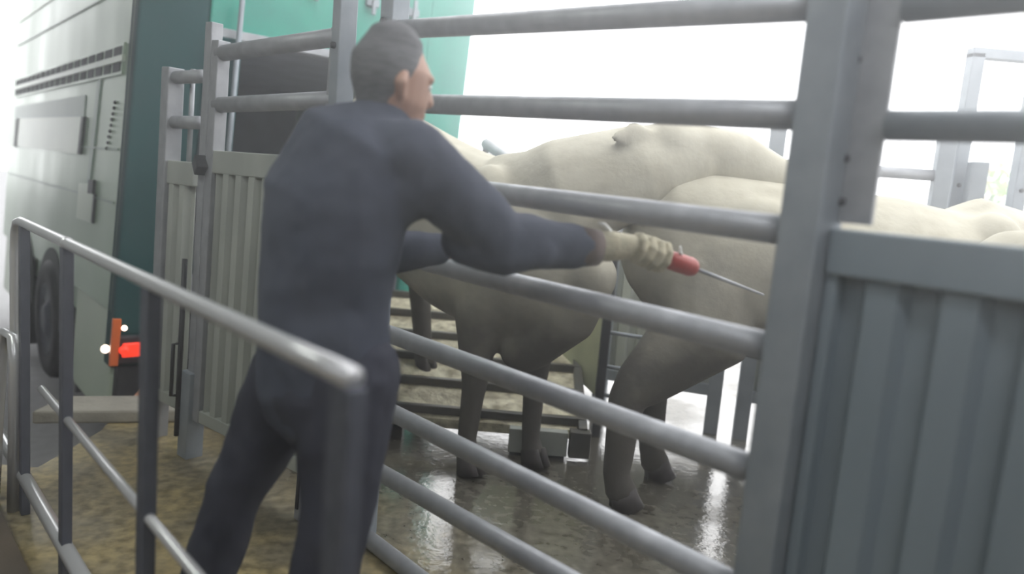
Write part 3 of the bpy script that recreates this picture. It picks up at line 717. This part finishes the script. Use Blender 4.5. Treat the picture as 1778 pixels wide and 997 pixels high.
# ------------------------------------------------------------------ cattle
def cow(label, loc, ang, sc=1.0, lift=0.0, xf=0.56, neck=((0.55, 1.14), (0.85, 1.28), (1.10, 1.42), (1.24, 1.50)), head=((1.20, 1.52), (1.34, 1.46), (1.50, 1.36), (1.64, 1.26)), steps=(0, 0, 0, 0), group=None, dip=0.0, headyaw=0.0, tail=True):
    """x forward, y left, z up; legs order: fore left, fore right, hind left, hind right"""
    T = thing('cow', label, 'cow', loc)
    R = Matrix.Rotation(ang, 3, 'Z')
    L0 = Vector(loc)
    def S(v):
        v = Vector(v)
        if v.x < xf and lift: v.z += lift*(xf-v.x)
        v = R @ (v*sc)
        return v + L0
    b = nb()
    st = [(-0.98, 1.10, 0.10, 0.07), (-0.94, 1.12, 0.20, 0.15), (-0.84, 1.10, 0.295, 0.235), (-0.68, 1.06, 0.355, 0.285), (-0.45, 1.03, 0.375, 0.30),
          (-0.15, 0.995, 0.39, 0.345), (0.15, 0.985, 0.395, 0.355), (0.40, 1.0, 0.395, 0.32), (0.60, 1.02, 0.385, 0.275), (0.76, 1.01, 0.34, 0.225), (0.88, 0.98, 0.25, 0.165), (0.95, 0.96, 0.13, 0.09)]
    pts = [Vector((x, 0, z - (dip if x > 0.3 else 0))) for (x, z, h, w_) in st]
    seg = 28; rings = []
    for p_, (x, z, h, w_) in zip(pts, st):
        ring = []
        for k in range(seg):
            a = 2*PI*k/seg; c, s_ = math.cos(a), math.sin(a)
            e = 0.82
            yy = w_*math.copysign(abs(c)**e, c); zz = h*math.copysign(abs(s_)**e, s_)
            if s_ > 0: yy *= 1-0.12*s_     # narrower over the spine
            ring.append(b.verts.new(p_+Vector((0, yy, zz))))
        rings.append(ring)
    for i in range(len(rings)-1):
        for k in range(seg): b.faces.new((rings[i][k], rings[i][(k+1) % seg], rings[i+1][(k+1) % seg], rings[i+1][k]))
    b.faces.new(rings[0][::-1]); b.faces.new(rings[-1])
    # neck, dewlap, head
    n3 = [Vector((x, 0, z)) for x, z in neck]
    def yaw(v):
        f = max(0.0, min(1.0, (v.x-0.6)/0.6))
        v = v.copy(); v.y += math.tan(headyaw)*max(0, v.x-0.7)*f
        return v
    n3 = [yaw(v) for v in n3]; h3 = [yaw(Vector((x, 0, z))) for x, z in head]
    rtube(b, n3, [0.21, 0.175, 0.14, 0.115], 20, side=(0, 1, 0), rad2=[0.31, 0.25, 0.20, 0.15])
    rtube(b, h3, [0.115, 0.12, 0.085, 0.075], 20, side=(0, 1, 0), rad2=[0.12, 0.145, 0.105, 0.075])
    for s_ in (1, -1):
        p0 = h3[0]+Vector((0.0, s_*0.09, 0.03))
        rtube(b, [p0, p0+Vector((-0.03, s_*0.10, 0.01)), p0+Vector((-0.05, s_*0.20, -0.02))], [0.03, 0.055, 0.02], 12, side=(0, 0, 1), rad2=[0.02, 0.022, 0.012])
    # legs
    feet = []
    for i, (fore, s_) in enumerate(((1, 1), (1, -1), (0, 1), (0, -1))):
        dx = steps[i]
        if fore:
            y = 0.165*s_
            P = [(0.60, y*0.95, 1.0), (0.52+dx*0.25, y*1.1, 0.74), (0.545+dx*0.6, y, 0.42), (0.545+dx*0.7, y, 0.36), (0.545+dx, y, 0.14), (0.575+dx, y, 0.055)]
            r1 = [0.12, 0.095, 0.058, 0.052, 0.043, 0.055]; r2 = [0.21, 0.13, 0.064, 0.055, 0.048, 0.062]
        else:
            y = 0.175*s_
            P = [(-0.66, y*0.8, 1.02), (-0.60+dx*0.35, y*1.1, 0.76), (-0.77+dx*0.75, y, 0.52), (-0.785+dx*0.85, y, 0.46), (-0.765+dx, y, 0.15), (-0.73+dx, y, 0.055)]
            r1 = [0.15, 0.13, 0.072, 0.058, 0.05, 0.062]; r2 = [0.25, 0.20, 0.105, 0.078, 0.058, 0.072]
        tube(b, P, r1, 16, side=(0, 1, 0), rad2=r2)
        feet.append(Vector(P[-1]))
    # brisket fold and udder-less belly curve
    rtube(b, [Vector((1.0, 0, 1.0-dip)), Vector((0.90, 0, 0.80)), Vector((0.66, 0, 0.60))], [0.10, 0.12, 0.14], 16, side=(0, 1, 0), rad2=[0.12, 0.12, 0.10])
    # hip and shoulder bones
    for s_ in (1, -1):
        ball(b, Vector((-0.50, 0.19*s_, 1.24)), (0.16, 0.08, 0.09)); ball(b, Vector((0.52, 0.15*s_, 1.22-dip)), (0.14, 0.12, 0.18))
        ball(b, Vector((-0.90, 0.12*s_, 1.22)), (0.07, 0.06, 0.06))
    for v in b.verts: v.co = v.co
    b = fuse(b, 0.016, 5)
    for v in b.verts: v.co = S(v.co)
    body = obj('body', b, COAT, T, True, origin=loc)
    for i, f in enumerate(feet):
        hb = nb()
        for s_ in (1, -1):
            c = f+Vector((0.0, 0.024*s_, 0))
            tube(hb, [c+Vector((-0.005, 0, 0.03)), c+Vector((0.01, 0, -0.01)), c+Vector((0.025, 0, -0.053))], [0.03, 0.033, 0.036], 12, side=(0, 1, 0), rad2=[0.055, 0.06, 0.072])
        for v in hb.verts: v.co = S(v.co)
        obj('hoof', hb, HOOF, T, True)
    if tail:
        tb = nb(); tube(tb, [S(v) for v in ((-0.93, 0, 1.36), (-1.01, 0.0, 1.30), (-1.05, 0.0, 1.10), (-1.04, 0.01, 0.85), (-1.02, 0.01, 0.62))], [0.035, 0.032, 0.024, 0.02, 0.018], 10)
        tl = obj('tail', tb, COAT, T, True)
        tb = nb(); tube(tb, [S(v) for v in ((-1.02, 0.01, 0.64), (-1.02, 0.012, 0.52), (-1.01, 0.01, 0.40), (-1.0, 0.01, 0.33))], [0.02, 0.045, 0.04, 0.008], 10)
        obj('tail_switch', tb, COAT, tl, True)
    for s_ in (1, -1):
        eb = nb(); ball(eb, S(h3[1]+Vector((0.0, 0.108*s_, 0.035))), 0.022*sc, 10); obj('eye', eb, BLACK, T, True)
    return T
HEAD_A = math.atan2(-0.742, 0.67)
# fore hooves stand at about (-0.05, 3.30)
def place(fx, fy, ang, xl):   # ground point under local x = xl
    return (fx-math.cos(ang)*xl, fy-math.sin(ang)*xl, 0)
cow('cream cow stepping down off the loading ramp, head raised behind the gloved hand', place(0.03, 3.57, HEAD_A, 0.6), HEAD_A, 1.06, lift=0.26, steps=(0.02, -0.06, 0.38, 0.05),
    neck=((0.55, 1.16), (0.80, 1.32), (1.0, 1.44), (1.12, 1.52)), head=((1.06, 1.54), (1.20, 1.50), (1.36, 1.42), (1.48, 1.33)), headyaw=math.radians(50))
HEAD_B = math.radians(5)
cow('muddy-legged cream cow in front, rump at the double post and prod pointed at it', (1.56, 3.52, 0), HEAD_B, 1.09, steps=(0, 0, 0.05, -0.19), dip=0.05,
    neck=((0.55, 1.10), (0.85, 1.10), (1.10, 1.10), (1.24, 1.08)), head=((1.22, 1.12), (1.36, 1.04), (1.50, 0.92), (1.62, 0.80)), tail=False)
cow('cream cow of which only the back shows above the sheeted gate at right edge', (2.48, 2.45, 0), math.radians(-6), 1.0, steps=(0, 0, 0, 0), tail=False)

# ------------------------------------------------------------------ worker
FD = Vector((0.75, 0.66, 0)).normalized(); RD = Vector((FD.y, -FD.x, 0))
def Dz(x, y, Y): return D(x, y, Y)
PEL = Dz(560, 640, 1.80); WAI = Dz(562, 520, 1.80); CHE = Dz(585, 350, 1.80); UPC = Dz(628, 250, 1.80)
NEK = Dz(662, 215, 1.82); HDC = Dz(684, 148, 1.83)
SHR = Dz(715, 272, 1.72); ELR = Dz(872, 418, 1.84); WRR = Dz(1030, 430, 1.93)
SHL = UPC - RD*0.17 + Vector((0, 0, -0.03)); ELL = SHL + FD*0.12 - RD*0.03 + Vector((0, 0, -0.25)); WRL = ELL + FD*0.24 + RD*0.08 + Vector((0, 0, 0.02))
HPL = Dz(515, 650, 1.88); HPR = Dz(605, 650, 1.74)
KNL = Dz(408, 850, 1.88); KNR = Dz(588, 875, 1.72)
ANL = Vector((-0.80, 1.88, 0.09)); ANR = Vector((-0.44, 1.72, 0.09))
print('arm', (ELR-SHR).length, (WRR-ELR).length, 'leg', (HPL-KNL).length, (KNL-ANL).length, (HPR-KNR).length, 'head', HDC, 'pel', PEL, SHR, WRR)
man = thing('person', 'person in dark navy workwear reaching a gloved hand holding a red prod through the fence', 'person', (-0.6, 1.8, 0))
def torso(b, g, lo=PEL, coat=False):
    P = [PEL+Vector((0, 0, -0.06)), PEL+Vector((0, 0, 0.06)), WAI, WAI.lerp(CHE, 0.5), CHE, UPC, NEK+Vector((0, 0, -0.02))]
    wv = [0.17, 0.175, 0.165, 0.18, 0.195, 0.175, 0.07]; dv = [0.125, 0.13, 0.125, 0.135, 0.145, 0.115, 0.06]
    rtube(b, P, [x+g for x in wv], 28, side=RD, rad2=[x+g for x in dv])
def arm(b, g, S_, E_, W_, r=(0.065, 0.05, 0.033)):
    pts = [S_, S_.lerp(E_, 0.35), S_.lerp(E_, 0.8), E_, E_.lerp(W_, 0.3), W_]
    rr = [r[0]+g, r[0]*0.98+g, r[1]*1.05+g, r[1]+g, r[1]*0.95+g, r[2]+g*0.7]
    rtube(b, pts, rr, 18)
def leg(b, g, H_, K_, A_, bag=0.0):
    pts = [H_, H_.lerp(K_, 0.4), H_.lerp(K_, 0.85), K_, K_.lerp(A_, 0.3), K_.lerp(A_, 0.7), A_]
    rr = [0.095+g, 0.085+g, 0.062+g, 0.058+g, 0.056+g, 0.043+g+bag, 0.036+g+bag]
    rtube(b, pts, rr, 18)
# hand frame: fingers close round the prod handle
hd_ = (WRR-ELR).normalized()
PR0 = Dz(1118, 436, 1.99); PR1 = Dz(1206, 466, 2.06); PRT = Dz(1325, 512, 2.35)
pdir = (PR1-PR0).normalized()
PALM = Dz(1085, 425, 1.975)
def hand(b, g):
    back = Vector((0, 0, 1)); back = (back-pdir*back.dot(pdir)).normalized(); lat = pdir.cross(back)
    rtube(b, [WRR-hd_*0.02, WRR.lerp(PALM, 0.5), PALM+pdir*0.02], [0.034+g, 0.040+g, 0.034+g], 16, side=lat, rad2=[0.034+g, 0.038+g, 0.030+g])
    # five digits round the grip (axis pdir), rooted along the palm
    grip = PR0.lerp(PR1, 0.05)
    rg_ = 0.024
    for i, (o, l, r) in enumerate(((0.070, 1.0, 0.0105), (0.042, 1.12, 0.011), (0.014, 1.05, 0.0105), (-0.013, 0.9, 0.0095))):
        c = grip + pdir*(o-0.022)
        arcp = []
        for k in range(7):
            a = math.radians(150 - l*k*42)
            arcp.append(c + back*((rg_+r)*math.sin(a)) - lat*((rg_+r)*math.cos(a))*(-1))
        rtube(b, [PALM+pdir*(0.015+o*0.45)+back*0.016] + arcp, [r+g+0.002] + [r+g]*4 + [r*0.9+g]*2 + [r*0.8+g], 10)
    c = grip+pdir*0.045
    rtube(b, [PALM-back*0.004-lat*0.015, grip-lat*0.03+pdir*0.01-back*0.005, c-lat*0.026+back*0.01, c+pdir*0.02-lat*0.012+back*0.024], [0.016+g, 0.0135+g, 0.012+g, 0.010+g], 10)
def head_shape(b):
    # skull, jaw, neck, nose, ears: looks to the right along the arm
    HF = Vector((0.86, 0.5, -0.12)).normalized(); HS = Vector((HF.y, -HF.x, 0)).normalized(); HU = HS.cross(HF).normalized()
    if HU.z < 0: HU = -HU
    c = HDC
    def P(f, s, u): return c+HF*f+HS*s+HU*u
    rtube(b, [P(-0.005, 0, -0.085), P(0.0, 0, -0.04), P(-0.005, 0, 0.03), P(-0.01, 0, 0.075)], [0.048, 0.068, 0.075, 0.055], 20, side=HS, rad2=[0.062, 0.088, 0.095, 0.07])
    rtube(b, [P(0.03, 0, -0.05), P(0.062, 0, -0.092)], [0.05, 0.032], 14, side=HS)            # jaw and chin
    rtube(b, [P(0.080, 0, 0.015), P(0.096, 0, -0.020)], [0.011, 0.014], 10)                   # nose
    rtube(b, [P(0.078, -0.024, -0.055), P(0.084, 0, -0.053), P(0.078, 0.024, -0.055)], [0.006, 0.009, 0.006], 8)   # mouth
    rtube(b, [P(0.076, -0.04, 0.03), P(0.086, 0, 0.033), P(0.076, 0.04, 0.03)], [0.009, 0.011, 0.009], 8)          # brow
    for s in (1, -1):
        rtube(b, [P(-0.008, 0.073*s, 0.018), P(-0.014, 0.082*s, 0.0), P(-0.004, 0.074*s, -0.03)], [0.012, 0.016, 0.009], 10, side=HF)
    rtube(b, [NEK+Vector((0, 0, -0.05)), NEK, P(-0.03, 0, -0.05)], [0.06, 0.055, 0.055], 16)
    return P
b = nb()
torso(b, 0.0); arm(b, 0, SHR, ELR, WRR); arm(b, 0, SHL, ELL, WRL); leg(b, 0, HPL, KNL, ANL); leg(b, 0, HPR, KNR, ANR)
P_ = head_shape(b)
hand(b, -0.001)
for (sA, eA) in ((SHR, CHE), (SHL, CHE)): rtube(b, [sA, eA.lerp(UPC, 0.7)], [0.07, 0.08], 14)
# left hand, curled in front of the belly
hl = (WRL-ELL).normalized()
rtube(b, [WRL, WRL+hl*0.05, WRL+hl*0.09], [0.028, 0.038, 0.04], 12, side=Vector((0, 0, 1)), rad2=[0.02, 0.018, 0.016])
for i in range(4):
    q = WRL+hl*0.09+Vector((0, 0, 0.027-0.018*i))
    rtube(b, [q, q+hl*0.035+RD*0.012, q+hl*0.045+RD*0.035, q+hl*0.03+RD*0.05], [0.0095, 0.009, 0.0085, 0.007], 8)
rtube(b, [WRL+hl*0.03+Vector((0, 0, 0.03)), WRL+hl*0.07+Vector((0, 0, 0.05))+RD*0.02, WRL+hl*0.1+Vector((0, 0, 0.045))+RD*0.03], [0.012, 0.011, 0.009], 8)
for A_ in (ANL, ANR):
    rtube(b, [A_+Vector((0, 0, 0.0)), A_+FD*0.05+Vector((0, 0, -0.03)), A_+FD*0.15+Vector((0, 0, -0.055))], [0.04, 0.04, 0.03], 12)
b = fuse(b, 0.0065, 2)
obj('body', b, SKIN, man, True)
# eyes
for s in (1, -1):
    eb = nb(); ball(eb, P_(0.073, 0.031*s, 0.012), 0.010, 10); obj('eye', eb, WHITEP, man, True)
# hair: close cap round the skull
b = nb()
rtube(b, [P_(-0.035, 0, -0.055), P_(-0.030, 0, -0.01), P_(-0.022, 0, 0.04), P_(-0.016, 0, 0.085)], [0.058, 0.078, 0.082, 0.062], 20, side=(P_(0, 1, 0)-P_(0, 0, 0)), rad2=[0.05, 0.078, 0.092, 0.075])
b = fuse(b, 0.009, 3); obj('hair', b, HAIR, man, True)
# jacket
def wrinkle(b, amp, f):
    b.normal_update()
    for v in b.verts:
        n_ = noise.noise(Vector((v.co.x*f, v.co.y*f, v.co.z*f*0.8)))+0.5*noise.noise(v.co*f*2.3)
        v.co += v.normal*(amp*n_)
b = nb()
torso(b, 0.02)
arm(b, 0.022, SHR, ELR, WRR+(ELR-WRR)*0.10, (0.066, 0.054, 0.036)); arm(b, 0.018, SHL, ELL, WRL+(ELL-WRL)*0.1)
rtube(b, [SHR, CHE.lerp(UPC, 0.6)], [0.085, 0.115], 16); rtube(b, [SHL, CHE.lerp(UPC, 0.6)], [0.08, 0.11], 16)
rtube(b, [SHR+Vector((0.02, 0, -0.05)), CHE+Vector((0.03, 0, -0.03))], [0.075, 0.12], 16)
rtube(b, [UPC, NEK+Vector((0, 0, 0.01))], [0.12, 0.075], 18)
# loose back of the jacket and the sag under the sleeve
rtube(b, [ELR+Vector((-0.1, -0.02, -0.01)), ELR+Vector((0.02, -0.015, -0.035)), ELR+Vector((0.10, -0.01, -0.02))], [0.05, 0.055, 0.04], 14)
b = fuse(b, 0.010, 4); wrinkle(b, 0.007, 11)
jk = obj('jacket', b, NAVY, man, True)
b = nb(); tube(b, [WRR+(ELR-WRR)*0.16, WRR+hd_*0.012], [0.053, 0.047], 20); obj('cuff', b, CUFF, jk, True, label='brown sleeve cuff')
b = nb(); leg(b, 0.018, HPL, KNL, ANL, 0.012); leg(b, 0.03, HPR, KNR, ANR, 0.012)
rtube(b, [PEL+Vector((0, 0, -0.05)), PEL+Vector((0, 0, 0.1))], [0.19, 0.18], 24, side=RD, rad2=[0.15, 0.145])
rtube(b, [PEL+Vector((0, 0, -0.10)), PEL], [0.11, 0.15], 20)
b = fuse(b, 0.010, 4); wrinkle(b, 0.007, 10)
obj('trousers', b, NAVYD, man, True)
for A_ in (ANL, ANR):
    b = nb(); rtube(b, [A_+Vector((0, 0, 0.14)), A_+Vector((0, 0, 0.0)), A_+FD*0.03+Vector((0, 0, -0.035)), A_+FD*0.17+Vector((0, 0, -0.05))], [0.055, 0.05, 0.052, 0.042], 16, side=RD, rad2=[0.055, 0.05, 0.05, 0.036])
    b = fuse(b, 0.009, 2); obj('boot', b, BOOT, man, True)
b = nb(); hand(b, 0.0028); b = fuse(b, 0.0032, 2); obj('glove', b, GLOVE, man, True, label='beige work glove')

# cattle prod held in the glove
pr = thing('cattle_prod', 'short red-handled prod with thin shaft held in the gloved hand', 'prod', PR0)
bm = nb(); tube(bm, [PR0-pdir*0.055, PR0-pdir*0.05, PR0.lerp(PR1, 0.8), PR1], [0.014, 0.018, 0.018, 0.015], 16); obj('grip', bm, REDP, pr, True)
bm = nb(); rtube(bm, [PR0.lerp(PR1, 0.55)-pdir*0.004, PR0.lerp(PR1, 0.9)], [0.026, 0.027], 18); obj('battery_case', bm, REDP, pr, True)
bm = nb(); tube(bm, [PR1, PR1+(PRT-PR1)*0.5, PRT], [0.006, 0.0055, 0.004], 10); obj('shaft', bm, GALV, pr, True)
u_ = Vector((0, -0.5, 1)).normalized(); c_ = PR0.lerp(PR1, 0.66)
bm = nb(); tube(bm, [c_+u_*0.02, c_+u_*0.028+pdir*0.003, c_+u_*0.05-pdir*0.004], [0.005, 0.006, 0.003], 10); obj('trigger_guard', bm, WHITEP, pr, True)

q_ = WRR.lerp(PALM, 0.45)+Vector((0, 0, 0.036))
b = nb(); tube(b, [q_+hd_*0.012-Vector((0, 0, 0.004)), q_+Vector((0, 0, 0.006)), q_-hd_*0.016+Vector((0, 0, 0.018)), q_-hd_*0.034+Vector((0, 0, 0.022))], [0.005, 0.006, 0.006, 0.003], 10)  # bright highlight over the wrist modelled as a white strip
obj('glove_highlight', b, WHITEP, man, True, label='white strip standing for a highlight above the glove')

# ------------------------------------------------------------------ scatter volume added to imitate veiling lens glare
hm = bpy.data.materials.new('glare_volume'); hm.use_nodes = True
hn = hm.node_tree.nodes; hn.remove(hn['Principled BSDF'])
vs_ = hn.new('ShaderNodeVolumeScatter'); vs_.inputs['Density'].default_value = 0.085; vs_.inputs['Anisotropy'].default_value = 0.82
vs_.inputs['Color'].default_value = (0.95, 0.97, 1.0, 1)
hm.node_tree.links.new(vs_.outputs[0], hn['Material Output'].inputs['Volume'])
bm = nb(); quadprism(bm, [(-1.3, 0.5, 0.02), (-0.9, -1.0, 0.02), (4.9, -1.0, 0.02), (4.9, 7.5, 0.02), (-1.3, 7.5, 0.02)], (0, 0, 1), 3.4)
hz = obj('glare_haze', bm, hm)
tag(hz, 'thin pale volume standing in for lens glare in the unloading bay', 'glare_haze', kind='stuff')
bpy.context.view_layer.update()
